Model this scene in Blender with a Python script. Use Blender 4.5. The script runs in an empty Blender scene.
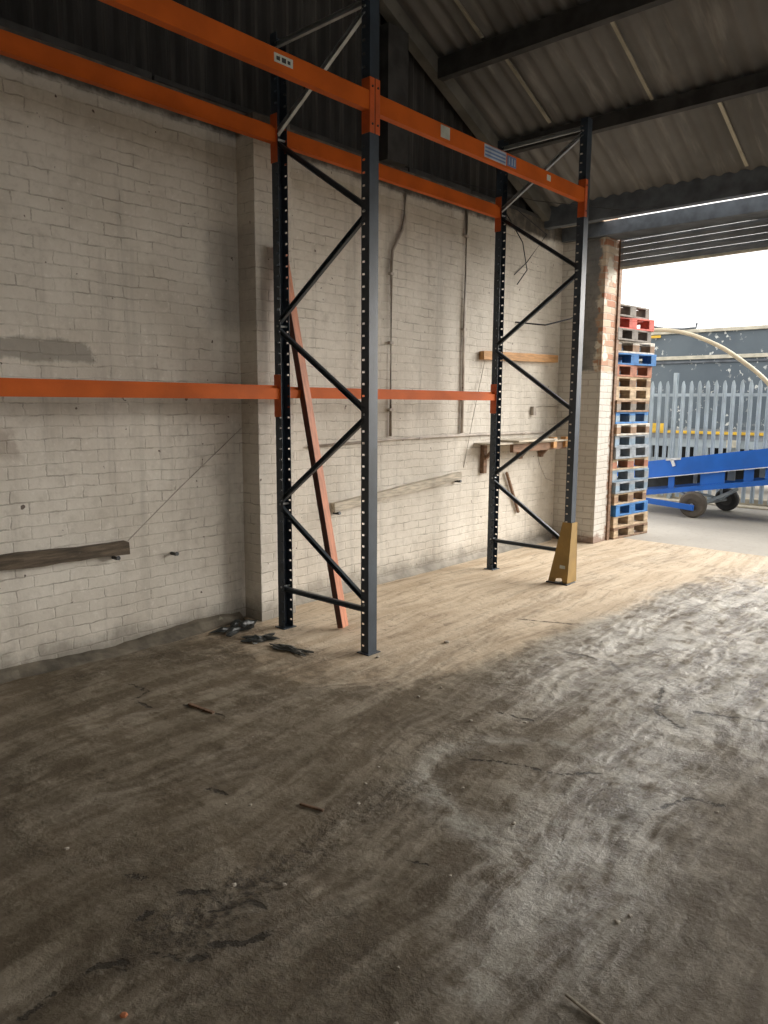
import bpy, bmesh, math, random
import numpy as np
from mathutils import Vector, Matrix
random.seed(7)
rng = np.random.RandomState(3)
S = bpy.context.scene
COL = S.collection
R = math.radians

# ------------------------------------------------------------------ materials
def nodes_of(name):
    m = bpy.data.materials.new(name); m.use_nodes = True
    nt = m.node_tree; nt.nodes.clear()
    out = nt.nodes.new('ShaderNodeOutputMaterial'); b = nt.nodes.new('ShaderNodeBsdfPrincipled')
    nt.links.new(b.outputs[0], out.inputs[0])
    return m, nt, b
class G:
    """tiny node-graph helper"""
    def __init__(s, nt): s.nt = nt
    def n(s, t, **k):
        nd = s.nt.nodes.new(t)
        for a, v in k.items(): setattr(nd, a, v)
        return nd
    def put(s, sock, v):
        if isinstance(v, bpy.types.NodeSocket): s.nt.links.new(v, sock)
        elif isinstance(v, (tuple, list)) and len(v) == 3 and sock.type == 'RGBA': sock.default_value = (*v, 1)
        else: sock.default_value = v
    def math(s, op, a, b=0.0, c=None, clamp=False):
        nd = s.n('ShaderNodeMath', operation=op); nd.use_clamp = clamp
        s.put(nd.inputs[0], a); s.put(nd.inputs[1], b)
        if c is not None: s.put(nd.inputs[2], c)
        return nd.outputs[0]
    def mix(s, f, a, b, blend='MIX'):
        nd = s.n('ShaderNodeMix', data_type='RGBA', blend_type=blend)
        s.put(nd.inputs[0], f); s.put(nd.inputs[6], a); s.put(nd.inputs[7], b)
        return nd.outputs[2]
    def noise(s, vec, scale, detail=3, rough=.55, dist=0):
        nd = s.n('ShaderNodeTexNoise'); s.put(nd.inputs['Vector'], vec)
        nd.inputs['Scale'].default_value = scale; nd.inputs['Detail'].default_value = detail
        nd.inputs['Roughness'].default_value = rough; nd.inputs['Distortion'].default_value = dist
        return nd.outputs['Fac']
    def ramp(s, f, lo, hi):
        nd = s.n('ShaderNodeMapRange', interpolation_type='SMOOTHSTEP'); s.put(nd.inputs[0], f)
        nd.inputs[1].default_value = lo; nd.inputs[2].default_value = hi
        return nd.outputs[0]
    def coord(s): return s.n('ShaderNodeTexCoord').outputs['Object']
    def sep(s, v):
        nd = s.n('ShaderNodeSeparateXYZ'); s.put(nd.inputs[0], v); return nd.outputs
    def comb(s, x, y, z):
        nd = s.n('ShaderNodeCombineXYZ'); s.put(nd.inputs[0], x); s.put(nd.inputs[1], y); s.put(nd.inputs[2], z); return nd.outputs[0]
    def scalev(s, v, sc):
        nd = s.n('ShaderNodeVectorMath', operation='MULTIPLY'); s.put(nd.inputs[0], v); nd.inputs[1].default_value = sc; return nd.outputs[0]
    def bump(s, h, strength, dist, normal=None):
        nd = s.n('ShaderNodeBump'); nd.inputs['Strength'].default_value = strength; nd.inputs['Distance'].default_value = dist
        s.put(nd.inputs['Height'], h)
        if normal: s.put(nd.inputs['Normal'], normal)
        return nd.outputs[0]

def mat(name, col, rough=.6, metal=0, var=.25, vscale=6, wear=None, wamt=.5, wscale=14, bump=.15, bscale=60, stretch=(1, 1, 1), spec=.5):
    m, nt, b = nodes_of(name); g = G(nt)
    v = g.scalev(g.coord(), stretch)
    n = g.noise(v, vscale, 4)
    c = g.mix(g.ramp(n, .3, .7), tuple(x * (1 - var) for x in col), tuple(min(1, x * (1 + var)) for x in col))
    if wear:
        w = g.noise(v, wscale, 5, .65)
        lo = .5 + (1 - wamt) * .25
        c = g.mix(g.ramp(w, lo, lo + .06), c, wear)
    g.put(b.inputs['Base Color'], c)
    b.inputs['Roughness'].default_value = rough; b.inputs['Metallic'].default_value = metal
    b.inputs['Specular IOR Level'].default_value = spec
    if bump: g.put(b.inputs['Normal'], g.bump(g.noise(v, bscale, 3), bump, .004))
    return m

M = {}
M['steel'] = mat('dark_blue_steel', (.030, .042, .058), .42, var=.25, wear=(.14, .15, .16), wamt=.12, wscale=22)
M['brace'] = mat('brace_steel', (.034, .046, .060), .45, var=.2, wear=(.16, .16, .16), wamt=.1)
M['galv'] = mat('galvanised_steel', (.34, .36, .37), .45, .6, var=.2)
M['orange'] = mat('orange_beam_paint', (.50, .098, .009), .6, spec=.2, var=.14, vscale=3, wear=(.30, .06, .015), wamt=.12, wscale=18)
M['orange_dark'] = mat('orange_connector_paint', (.52, .095, .018), .45, var=.2, wear=(.12, .03, .012), wamt=.35, wscale=30)
M['label_white'] = mat('worn_white_label', (.45, .47, .42), .6, wear=(.12, .13, .12), wamt=.6, wscale=40, bump=0)
M['label_blue'] = mat('blue_lettering', (.10, .17, .33), .5, bump=0)
M['label_pale'] = mat('pale_blue_label', (.38, .44, .52), .5, bump=0, wear=(.2, .12, .1), wamt=.3, wscale=40)
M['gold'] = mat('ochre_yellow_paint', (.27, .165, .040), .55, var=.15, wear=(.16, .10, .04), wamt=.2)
M['black'] = mat('black_hardware', (.02, .02, .02), .5)
M['redwood'] = mat('red_brown_timber', (.48, .18, .09), .6, var=.2, vscale=5, stretch=(6, 6, .6), wear=(.52, .27, .16), wamt=.2)
M['redwood_dark'] = mat('dark_red_edge', (.09, .03, .018), .6, var=.25)
M['oldwood'] = mat('weathered_dark_timber', (.10, .075, .05), .85, var=.5, vscale=5, stretch=(8, 1, 8), wear=(.3, .27, .22), wamt=.3, wscale=6, bump=.6)
M['greywood'] = mat('pale_painted_timber', (.46, .41, .33), .8, var=.3, stretch=(8, 1, 8), wear=(.22, .17, .11), wamt=.35, wscale=5, bump=.4)
M['pinewood'] = mat('orange_pine', (.50, .27, .11), .7, var=.2, stretch=(8, 1, 8), wear=(.25, .12, .05), wamt=.15, wscale=6)
M['brownwood'] = mat('brown_shelf_timber', (.20, .12, .075), .8, var=.3, stretch=(6, 1, 6))
M['pipe'] = mat('painted_conduit', (.42, .37, .32), .6, var=.25, wear=(.16, .12, .09), wamt=.45, wscale=5)
M['string'] = mat('grey_string', (.30, .27, .23), .8, bump=0)
M['cable'] = mat('black_cable', (.02, .02, .025), .5, bump=0)
M['galv_fence'] = mat('galvanised_fence', (.36, .42, .46), .5, .15, var=.18, vscale=3)
M['blue'] = mat('blue_paint', (.012, .13, .55), .38, var=.15, vscale=2, wear=(.03, .07, .2), wamt=.15, wscale=8)
M['white_paint'] = mat('white_paint', (.65, .67, .68), .5, wear=(.3, .25, .2), wamt=.2)
M['rubber'] = mat('black_rubber', (.035, .034, .034), .8, var=.3)
M['rubber_dusty'] = mat('dusty_brown_rubber', (.10, .085, .07), .9, var=.3)
M['hub'] = mat('wheel_hub', (.07, .065, .06), .6, var=.3)
M['belt'] = mat('conveyor_belt', (.05, .055, .06), .8)
M['cream_pipe'] = mat('cream_plastic_pipe', (.56, .50, .36), .5, var=.1)
M['cream_metal'] = mat('cream_rail_paint', (.52, .49, .40), .6, var=.2, wear=(.2, .16, .12), wamt=.3)
M['yellow'] = mat('yellow_paint', (.72, .45, .04), .5, var=.2)
M['plastic_black'] = mat('black_sheet_scrap', (.018, .022, .022), .4, var=.4, wear=(.1, .1, .09), wamt=.3, bump=.6, bscale=20)
M['stone'] = mat('pale_chip', (.45, .40, .33), .8, var=.3)
M['orange_stone'] = mat('orange_chip', (.55, .20, .09), .8)
M['dark_roof_steel'] = mat('dark_roof_steel', (.035, .034, .033), .7, var=.4, wear=(.11, .10, .09), wamt=.25)
M['rafter'] = mat('grey_rafter_paint', (.125, .12, .105), .8, var=.3, vscale=3, wear=(.06, .055, .05), wamt=.3)
M['rafter_pale'] = mat('pale_rafter_paint', (.33, .31, .25), .8, var=.3, vscale=3)
M['kerb'] = mat('kerb_concrete', (.50, .45, .35), .9, var=.2)
M['skirt_pale'] = mat('pale_mortar_fillet', (.30, .275, .235), .95, var=.3, vscale=5, bump=.8, bscale=25)
M['skirt'] = mat('dirty_mortar_fillet', (.13, .112, .085), .95, var=.5, vscale=5, wear=(.22, .2, .15), wamt=.4, wscale=7, bump=.8, bscale=25)
M['shutter'] = mat('shutter_steel', (.24, .26, .29), .42, .2, var=.25, vscale=3)
M['lintel'] = mat('dark_lintel_steel', (.10, .115, .135), .6, var=.3)
M['orange_light'] = mat('orange_reflector', (.75, .28, .08), .4)
WOODS = {
 'tan': mat('tan_pallet_wood', (.47, .36, .24), .85, var=.3, vscale=9, stretch=(1, 1, 3), bump=.4),
 'brown': mat('brown_pallet_wood', (.26, .17, .11), .85, var=.35, vscale=9, bump=.4),
 'redbrown': mat('red_brown_pallet_wood', (.36, .16, .10), .8, var=.3, vscale=9, bump=.4),
 'red': mat('red_painted_pallet', (.55, .12, .09), .7, var=.25, vscale=9, wear=(.4, .25, .18), wamt=.25, bump=.3),
 'blue': mat('blue_painted_pallet', (.04, .17, .42), .65, var=.25, vscale=9, wear=(.35, .36, .36), wamt=.25, bump=.3),
 'grey': mat('grey_pallet_wood', (.27, .30, .33), .85, var=.3, vscale=9, bump=.4),
 'bluegrey': mat('faded_blue_grey_pallet', (.20, .27, .34), .8, var=.3, vscale=9, bump=.4),
 'white': mat('bleached_pallet_wood', (.52, .48, .42), .85, var=.3, vscale=9, bump=.4),
 'dark': mat('weathered_grey_pallet', (.20, .18, .16), .9, var=.3, vscale=9, bump=.4),
}

def brick_vec(g):
    co = g.coord(); s = g.sep(co)
    u = g.math('ADD', s[0], s[1])
    w = g.noise(co, 2.2, 3, .6); w2 = g.noise(co, 14.0, 4, .6)
    z = g.math('ADD', s[2], g.math('MULTIPLY', g.math('SUBTRACT', w, .5), .045))
    z = g.math('ADD', z, g.math('MULTIPLY', g.math('SUBTRACT', w2, .5), .020))
    u = g.math('ADD', u, g.math('MULTIPLY', g.math('SUBTRACT', w2, .5), .035))
    return co, s, g.comb(u, z, 0.0)
def brick_node(g, vec, c1, c2, cm, mortar=.006):
    b = g.n('ShaderNodeTexBrick'); g.put(b.inputs['Vector'], vec)
    b.offset = .5; b.inputs['Scale'].default_value = 1
    g.put(b.inputs['Color1'], c1); g.put(b.inputs['Color2'], c2); g.put(b.inputs['Mortar'], cm)
    b.inputs['Mortar Size'].default_value = mortar; b.inputs['Mortar Smooth'].default_value = .6
    b.inputs['Brick Width'].default_value = .225; b.inputs['Row Height'].default_value = .075
    return b
def box_mask(g, s, y0, y1, z0, z1, soft=.03, wob=None):
    y = s[1]; z = s[2]
    if wob is not None:
        y = g.math('ADD', y, wob); z = g.math('ADD', z, g.math('MULTIPLY', wob, .4))
    a = g.math('MULTIPLY', g.ramp(y, y0 - soft, y0 + soft), g.math('SUBTRACT', 1, g.ramp(y, y1 - soft, y1 + soft)))
    b = g.math('MULTIPLY', g.ramp(z, z0 - soft, z0 + soft), g.math('SUBTRACT', 1, g.ramp(z, z1 - soft, z1 + soft)))
    return g.math('MULTIPLY', a, b)

def make_brick():
    m, nt, b = nodes_of('white_painted_brick'); g = G(nt)
    co, s, vec = brick_vec(g)
    bn = brick_node(g, vec, (.72, .68, .61), (.64, .60, .53), (.60, .56, .49))
    fac = bn.outputs['Fac']
    # paint bridges most joints; only some show dark
    n1 = g.noise(co, 1.3, 5, .6); n2 = g.noise(co, 9, 4, .6); n3 = g.noise(co, 35, 3, .6)
    show = g.math('MULTIPLY', fac, g.ramp(g.noise(g.scalev(co, (1, .8, 1.6)), 5.5, 5, .7), .49, .62))
    c = g.mix(g.ramp(n1, .32, .68), (.62, .575, .505), (.76, .72, .65))
    c = g.mix(.35, c, bn.outputs['Color'], 'MULTIPLY')
    c = g.mix(g.math('MULTIPLY', g.ramp(n2, .52, .75), .35), c, (.36, .32, .26))
    mot = g.noise(co, 24, 5, .7)
    c = g.mix(g.math('MULTIPLY', g.ramp(mot, .50, .72), .30), c, (.40, .36, .30))
    c = g.mix(g.math('MULTIPLY', g.math('SUBTRACT', 1, g.ramp(mot, .30, .44)), .35), c, (.82, .78, .72))
    c = g.mix(g.math('MULTIPLY', show, .55), c, (.26, .225, .18))
    # vertical grime runs
    vs = g.noise(g.scalev(co, (1, 5, .35)), 1.6, 4, .6)
    c = g.mix(g.math('MULTIPLY', g.ramp(vs, .52, .78), .42), c, (.27, .245, .21))
    # small spalls
    sp = g.noise(co, 17, 2, .5)
    c = g.mix(g.ramp(sp, .74, .77), c, (.13, .10, .08))
    wob = g.math('MULTIPLY', g.math('SUBTRACT', g.noise(co, 5, 4, .7), .5), .30)
    # patch of bare darker rendering, and old stain blocks
    c = g.mix(g.math('MULTIPLY', box_mask(g, s, 0.0, 2.36, 1.90, 2.03, .015, wob), .72), c, (.22, .20, .165))
    c = g.mix(g.math('MULTIPLY', box_mask(g, s, 3.22, 3.55, 2.2, 2.9, .06, wob), .4), c, (.22, .20, .18))
    c = g.mix(g.math('MULTIPLY', box_mask(g, s, 1.4, 1.85, 1.32, 1.50, .03, wob), .5), c, (.26, .20, .15))
    # dirty base course and bare brick above wall-plate height
    low = g.math('SUBTRACT', 1, g.ramp(g.math('ADD', s[2], wob), .02, .22))
    c = g.mix(g.math('MULTIPLY', low, .7), c, (.13, .115, .09))
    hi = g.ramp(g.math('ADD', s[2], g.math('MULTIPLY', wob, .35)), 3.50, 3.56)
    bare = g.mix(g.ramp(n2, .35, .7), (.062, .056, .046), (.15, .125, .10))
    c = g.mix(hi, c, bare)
    g.put(b.inputs['Base Color'], c)
    b.inputs['Roughness'].default_value = .72
    h = g.math('ADD', g.math('MULTIPLY', fac, -1.0), g.math('MULTIPLY', n3, .5))
    h = g.math('ADD', h, g.math('MULTIPLY', n2, .8))
    g.put(b.inputs['Normal'], g.bump(h, .55, .006))
    return m
M['brick'] = make_brick()

def make_brick_door():
    m, nt, b = nodes_of('door_pier_brick'); g = G(nt)
    co, s, vec = brick_vec(g)
    n1 = g.noise(co, 2.0, 5, .6); n2 = g.noise(co, 12, 4, .6)
    bare = brick_node(g, vec, (.34, .15, .08), (.52, .42, .31), (.40, .34, .27), .008)
    low = g.mix(g.ramp(n1, .3, .7), (.50, .47, .42), (.60, .575, .53))
    low = g.mix(g.math('MULTIPLY', bare.outputs['Fac'], .4), low, (.3, .26, .22))
    cem = g.mix(g.ramp(n1, .35, .65), (.15, .15, .145), (.25, .24, .225))
    cem = g.mix(g.math('MULTIPLY', g.ramp(n2, .5, .7), .5), cem, (.10, .10, .10))
    wob = g.math('MULTIPLY', g.math('SUBTRACT', g.noise(co, 6, 4, .7), .5), .25)
    edge = g.ramp(g.math('ADD', s[0], wob), -4.15, -4.11)          # brick shows near the opening edge
    up = g.math('MULTIPLY', g.ramp(g.math('ADD', s[2], g.math('MULTIPLY', wob, .5)), 2.02, 2.07), g.ramp(s[0], -4.40, -4.34))
    upc = g.mix(edge, cem, bare.outputs['Color'])
    upc = g.mix(g.ramp(g.noise(co, 4, 3), .56, .62), upc, g.mix(edge, cem, (.62, .57, .48)))
    c = g.mix(up, low, upc)
    rust = g.math('MULTIPLY', g.ramp(s[1], 8.5, 8.56), g.ramp(n2, .45, .6))
    c = g.mix(rust, c, (.26, .13, .075))
    base = g.math('SUBTRACT', 1, g.ramp(g.math('ADD', s[2], wob), .03, .12))
    c = g.mix(g.math('MULTIPLY', base, .8), c, (.22, .13, .09))
    g.put(b.inputs['Base Color'], c); b.inputs['Roughness'].default_value = .8
    h = g.math('ADD', g.math('MULTIPLY', bare.outputs['Fac'], -1.0), g.math('MULTIPLY', n2, .8))
    g.put(b.inputs['Normal'], g.bump(h, .6, .008))
    return m
M['brick_door'] = make_brick_door()

def make_sheet(name, c0, c1, streak, axis):
    m, nt, b = nodes_of(name); g = G(nt)
    co = g.coord(); st = (5, .5, 1) if axis == 'y' else (1, 5, .4)
    n = g.noise(g.scalev(co, st), 2.0, 5, .6); n2 = g.noise(co, 1.1, 4)
    c = g.mix(g.ramp(n2, .3, .7), c0, c1)
    c = g.mix(g.math('MULTIPLY', g.ramp(n, .52, .72), .55), c, streak)
    g.put(b.inputs['Base Color'], c); b.inputs['Roughness'].default_value = .85
    g.put(b.inputs['Normal'], g.bump(g.noise(co, 40, 3), .3, .004))
    return m
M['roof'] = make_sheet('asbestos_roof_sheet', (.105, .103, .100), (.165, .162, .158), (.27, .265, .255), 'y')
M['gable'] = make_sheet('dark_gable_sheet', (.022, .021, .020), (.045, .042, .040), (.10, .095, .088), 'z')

def make_container():
    m, nt, b = nodes_of('peeling_container_paint'); g = G(nt)
    co = g.coord()
    c = g.mix(g.ramp(g.noise(co, .9, 4), .3, .7), (.075, .10, .125), (.115, .145, .17))
    cl = g.ramp(g.noise(g.scalev(co, (1, 1, 1.4)), 1.5, 2), .47, .60)
    f = g.ramp(g.noise(g.scalev(co, (1, 1, .8)), 11, 3, .6), .585, .61)
    c = g.mix(g.math('MULTIPLY', cl, f), c, (.62, .64, .62))
    r = g.ramp(g.noise(co, 4, 4, .7), .66, .7)
    c = g.mix(g.math('MULTIPLY', r, .6), c, (.16, .10, .07))
    g.put(b.inputs['Base Color'], c); b.inputs['Roughness'].default_value = .6
    return m
M['container'] = make_container()

def make_ground():
    m, nt, b = nodes_of('yard_concrete'); g = G(nt)
    co = g.coord()
    n = g.noise(co, .5, 5); n2 = g.noise(co, 14, 4, .7)
    c = g.mix(g.ramp(n, .3, .7), (.34, .315, .275), (.44, .41, .36))
    c = g.mix(g.math('MULTIPLY', g.ramp(n2, .5, .7), .35), c, (.22, .20, .17))
    g.put(b.inputs['Base Color'], c); b.inputs['Roughness'].default_value = .85
    g.put(b.inputs['Normal'], g.bump(n2, .4, .006))
    return m
M['yard'] = make_ground()

def make_floor_mat():
    m, nt, b = nodes_of('worn_dirty_concrete_floor'); g = G(nt)
    co = g.coord()
    def att(n): a = g.n('ShaderNodeAttribute'); a.attribute_name = n; return a.outputs['Fac']
    sand = att('sand'); wet = att('wet'); rough = att('soil'); chalk = att('chalk'); damp = att('damp')
    cdist = att('cdist'); tdist = att('tdist')
    uv = g.n('ShaderNodeAttribute'); uv.attribute_name = 'flow'; fl = uv.outputs['Vector']
    # tyre-swept streaks follow the flow coordinates
    s1 = g.noise(g.scalev(fl, (8, .9, 1)), 1.0, 6, .62, .2)
    s2 = g.noise(g.scalev(fl, (24, 2.6, 1)), 1.0, 5, .65, .4)
    n1 = g.noise(co, 1.2, 6, .62); n2 = g.noise(co, 6, 8, .70, .15); n3 = g.noise(co, 32, 6, .74); n4 = g.noise(co, 2.4, 7, .66, .2)
    inv = lambda v: g.math('SUBTRACT', 1, v)
    mul = lambda a, b_: g.math('MULTIPLY', a, b_)
    brown = g.mix(g.ramp(n1, .3, .7), (.108, .084, .054), (.180, .143, .097))
    grey = g.mix(g.ramp(n4, .35, .65), (.205, .172, .124), (.30, .258, .195))
    c = g.mix(g.ramp(g.math('ADD', mul(n2, .45), mul(s1, .55)), .44, .57), brown, grey)
    # pale dried slurry over the churned lane
    pale = g.mix(g.ramp(n4, .35, .6), (.46, .43, .37), (.66, .625, .555))
    c = g.mix(mul(wet, g.ramp(g.math('ADD', mul(s1, .5), mul(n2, .5)), .44, .56)), c, pale)
    c = g.mix(mul(mul(wet, .55), g.ramp(n3, .55, .68)), c, (.13, .105, .08))
    sandc = g.mix(g.ramp(s1, .36, .64), (.47, .37, .26), (.62, .515, .385))
    c = g.mix(g.ramp(g.math('ADD', sand, mul(g.math('SUBTRACT', n2, .5), .9)), .24, .74), c, sandc)
    c = g.mix(mul(inv(g.ramp(s2,   .36, .47)), .34), c, (.13, .10, .07))
    c = g.mix(mul(g.ramp(s2, .54, .62), mul(wet, .5)), c, (.66, .62, .55))
    # tyre tracks: tread lines beside each wheel path
    td = g.math('ADD', tdist, mul(g.math('SUBTRACT', n2, .5), .06))
    lines = g.math('MULTIPLY_ADD', g.math('SINE', g.math('ADD', mul(td, 90), mul(n4, 14))), .5, .5)
    tm = mul(inv(g.ramp(td, .10, .19)), g.ramp(g.noise(fl, 2.2, 5, .65), .42, .56))
    c = g.mix(mul(mul(tm, lines), g.math('ADD', .22, mul(wet, .25))), c, (.12, .095, .07))
    c = g.mix(mul(mul(tm, inv(lines)), .18), c, (.50, .45, .37))
    c = g.mix(mul(rough, g.ramp(n3, .42, .60)), c, (.085, .07, .052))
    c = g.mix(mul(chalk, mul(g.ramp(n2, .36, .58), .75)), c, (.56, .54, .48))
    c = g.mix(mul(damp, .35), c, (.10, .085, .065))
    gr = g.noise(co, 11, 8, .78)
    c = g.mix(mul(inv(g.ramp(gr, .36, .44)), .50), c, (.075, .06, .042))
    c = g.mix(mul(g.ramp(gr, .58, .66), .30), c, (.46, .42, .35))
    cw = g.math('ADD', cdist, mul(g.math('SUBTRACT', n3, .5), .06))
    cw = g.math('ADD', cw, mul(g.math('SUBTRACT', n2, .5), .05))
    crack = inv(g.ramp(cw, .004, .012))
    halo = inv(g.ramp(cw, .0, .05))
    c = g.mix(mul(halo, .25), c, (.12, .10, .075))
    c = g.mix(mul(crack, .85), c, (.035, .028, .02))
    g.put(b.inputs['Base Color'], c)
    wn = g.noise(g.scalev(fl, (6, 3.2, 1)), 1.4, 7, .72, .2)
    wm = mul(wet, g.ramp(wn, .38, .54))
    rg = g.math('SUBTRACT', .72, mul(wm, .50))
    rg = g.math('SUBTRACT', rg, mul(damp, .15))
    g.put(b.inputs['Roughness'], rg)
    g.put(b.inputs['Specular IOR Level'], g.math('ADD', .28, mul(wm, .65)))
    h = g.math('ADD', g.math('ADD', mul(n2, 1.1), mul(n3, .32)), mul(gr, .8))
    h = g.math('ADD', h, mul(s2, .22)); h = g.math('SUBTRACT', h, mul(crack, .8))
    h = g.math('SUBTRACT', h, mul(mul(tm, lines), .25))
    h = mul(h, g.math('ADD', .35, g.math('ADD', mul(wet, 1.1), mul(rough, .7))))
    g.put(b.inputs['Normal'], g.bump(h, .9, .024))
    return m
M['floor'] = make_floor_mat()

# ------------------------------------------------------------------ mesh helpers
class MB:
    def __init__(s): s.bm = bmesh.new()
    def box(s, lo, hi, bevel=0, mi=0):
        x0, y0, z0 = lo; x1, y1, z1 = hi
        vs = [s.bm.verts.new(p) for p in ((x0,y0,z0),(x1,y0,z0),(x1,y1,z0),(x0,y1,z0),(x0,y0,z1),(x1,y0,z1),(x1,y1,z1),(x0,y1,z1))]
        fs = []
        for f in ((0,3,2,1),(4,5,6,7),(0,1,5,4),(1,2,6,5),(2,3,7,6),(3,0,4,7)):
            fc = s.bm.faces.new([vs[i] for i in f]); fc.material_index = mi; fs.append(fc)
        if bevel:
            es = list({e for f in fs for e in f.edges})
            bmesh.ops.bevel(s.bm, geom=es, offset=bevel, segments=1, affect='EDGES')
        return s
    def bar(s, a, b, w, h, up=(0, 0, 1), bevel=0):
        """rectangular bar from a to b: w across, h along 'up'"""
        a = Vector(a); b = Vector(b); d = b - a; L = d.length; d.normalize()
        u = Vector(up); sd = d.cross(u)
        if sd.length < 1e-4: sd = d.cross(Vector((1, 0, 0)))
        sd.normalize(); u = sd.cross(d).normalized()
        t = MB().box((-w/2, 0, -h/2), (w/2, L, h/2), bevel)
        mtx = Matrix((( sd.x, d.x, u.x, a.x), (sd.y, d.y, u.y, a.y), (sd.z, d.z, u.z, a.z), (0, 0, 0, 1)))
        bmesh.ops.transform(t.bm, matrix=mtx, verts=t.bm.verts)
        s.merge(t); return s
    def merge(s, o):
        me = bpy.data.meshes.new('tmp'); o.bm.to_mesh(me); o.bm.free(); s.bm.from_mesh(me); bpy.data.meshes.remove(me)
    def poly(s, pts):
        s.bm.faces.new([s.bm.verts.new(p) for p in pts]); return s
    def prism(s, pts, axis, t0, t1):
        """extrude the 2-D outline pts along axis (0,1,2)"""
        def P(p, t):
            q = [p[0], p[1]]; q.insert(axis, t); return q
        a = [s.bm.verts.new(P(p, t0)) for p in pts]; b = [s.bm.verts.new(P(p, t1)) for p in pts]
        n = len(pts); s.bm.faces.new(a); s.bm.faces.new(b[::-1])
        for i in range(n): s.bm.faces.new((a[i], b[i], b[(i+1) % n], a[(i+1) % n]))
        return s
    def tube(s, pts, r, n=8, cap=True):
        pts = [Vector(p) for p in pts]; rings = []
        up = Vector((0, 0, 1))
        for i, p in enumerate(pts):
            d = (pts[min(i+1, len(pts)-1)] - pts[max(i-1, 0)]).normalized()
            x = d.cross(up)
            if x.length < 1e-3: x = d.cross(Vector((0, 1, 0)))
            x.normalize(); y = d.cross(x)
            rr = r[i] if isinstance(r, (list, tuple)) else r
            rings.append([s.bm.verts.new(p + (x*math.cos(2*math.pi*k/n) + y*math.sin(2*math.pi*k/n))*rr) for k in range(n)])
        for a, b in zip(rings, rings[1:]):
            for k in range(n): s.bm.faces.new((a[k], a[(k+1) % n], b[(k+1) % n], b[k]))
        if cap: s.bm.faces.new(rings[0][::-1]); s.bm.faces.new(rings[-1])
        return s
    def lathe(s, prof, axis, centre, n=28):
        """prof: (radius, along-axis) pairs, closed ring profile"""
        c = Vector(centre); rings = []
        ax = Vector([1 if i == axis else 0 for i in range(3)]); e1 = Vector((0, 0, 1)); e2 = ax.cross(e1)
        for k in range(n):
            a = 2*math.pi*k/n
            rings.append([s.bm.verts.new(c + (e1*math.cos(a) + e2*math.sin(a))*r + ax*t) for r, t in prof])
        m = len(prof)
        for k in range(n):
            A = rings[k]; B = rings[(k+1) % n]
            for i in range(m): s.bm.faces.new((A[i], A[(i+1) % m], B[(i+1) % m], B[i]))
        return s
    def build(s, name, m, parent=None, smooth=False, mats=None):
        bmesh.ops.recalc_face_normals(s.bm, faces=s.bm.faces)
        me = bpy.data.meshes.new(name); s.bm.to_mesh(me); s.bm.free()
        for mm in (mats or [m]): me.materials.append(mm)
        if smooth:
            for p in me.polygons: p.use_smooth = True
        o = bpy.data.objects.new(name, me); COL.objects.link(o)
        if parent: o.parent = parent
        return o
def tag(o, label, cat, group=None, kind=None):
    o['label'] = label; o['category'] = cat
    if group: o['group'] = group
    if kind: o['kind'] = kind
    return o
def structure(o): o['kind'] = 'structure'; return o
def thing(name, label, cat, loc=(0, 0, 0), rz=0, group=None):
    o = bpy.data.objects.new(name, None); COL.objects.link(o)
    o.location = loc; o.rotation_euler.z = rz; o.empty_display_size = .1
    return tag(o, label, cat, group)
def copy_tree(o, parent=None):
    c = o.copy(); COL.objects.link(c); c.parent = parent
    for ch in list(o.children): copy_tree(ch, c)
    return c

# ------------------------------------------------------------------ camera (fitted)
CH = 1.66; F = 748.57; yaw, pitch, roll = R(42.002), R(8.277), R(.3205)
fw = Vector((-math.sin(yaw)*math.cos(pitch), math.cos(yaw)*math.cos(pitch), -math.sin(pitch)))
rt = Vector((math.cos(yaw), math.sin(yaw), 0)); upv = rt.cross(fw)
r2 = rt*math.cos(roll) + upv*math.sin(roll); u2 = -rt*math.sin(roll) + upv*math.cos(roll)
cd = bpy.data.cameras.new('camera'); cam = bpy.data.objects.new('camera', cd); COL.objects.link(cam)
cam.matrix_world = Matrix(((r2.x, u2.x, -fw.x, 0), (r2.y, u2.y, -fw.y, 0), (r2.z, u2.z, -fw.z, CH), (0, 0, 0, 1)))
cd.sensor_fit = 'VERTICAL'; cd.sensor_height = 32; cd.lens = F/1024*32; cd.clip_start = .05; cd.clip_end = 500
S.camera = cam

# ------------------------------------------------------------------ setting
WX = -4.6        # inner face of the left wall
RX = 7.0         # right wall
DY = 8.25        # inner face of the door wall
SL = .445        # roof slope
def roof_z(y): return 5.04 - SL*(y - 5.135)
RIDGE = 1.0
def gable_top(y): return roof_z(y) if y >= RIDGE else roof_z(2*RIDGE - y)

structure(MB().box((WX - .25, -6, 0), (WX, 8.62, 3.72)).build('wall_left', M['brick']))
structure(MB().box((WX + .001, 3.50, 0), (WX + .2, 3.84, 3.66)).build('trim_1', M['brick']))          # pier
# far right stub and door pier
structure(MB().box((WX + .001, DY, 0), (-4.05, 8.62, 3.54)).build('wall_front', M['brick_door']))
structure(MB().box((WX + .001, 8.53, 3.54), (-4.07, 8.62, 3.85)).build('wall_front_head', M['brick_door']))
structure(MB().box((WX + .001, 8.0, 3.701), (-4.07, 8.52, 3.85)).build('wall_front_padstone', M['brick_door']))
structure(MB().box((3.6, DY, 0), (RX, 8.62, 3.66)).build('wall_front_right', M['brick']))
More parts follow.
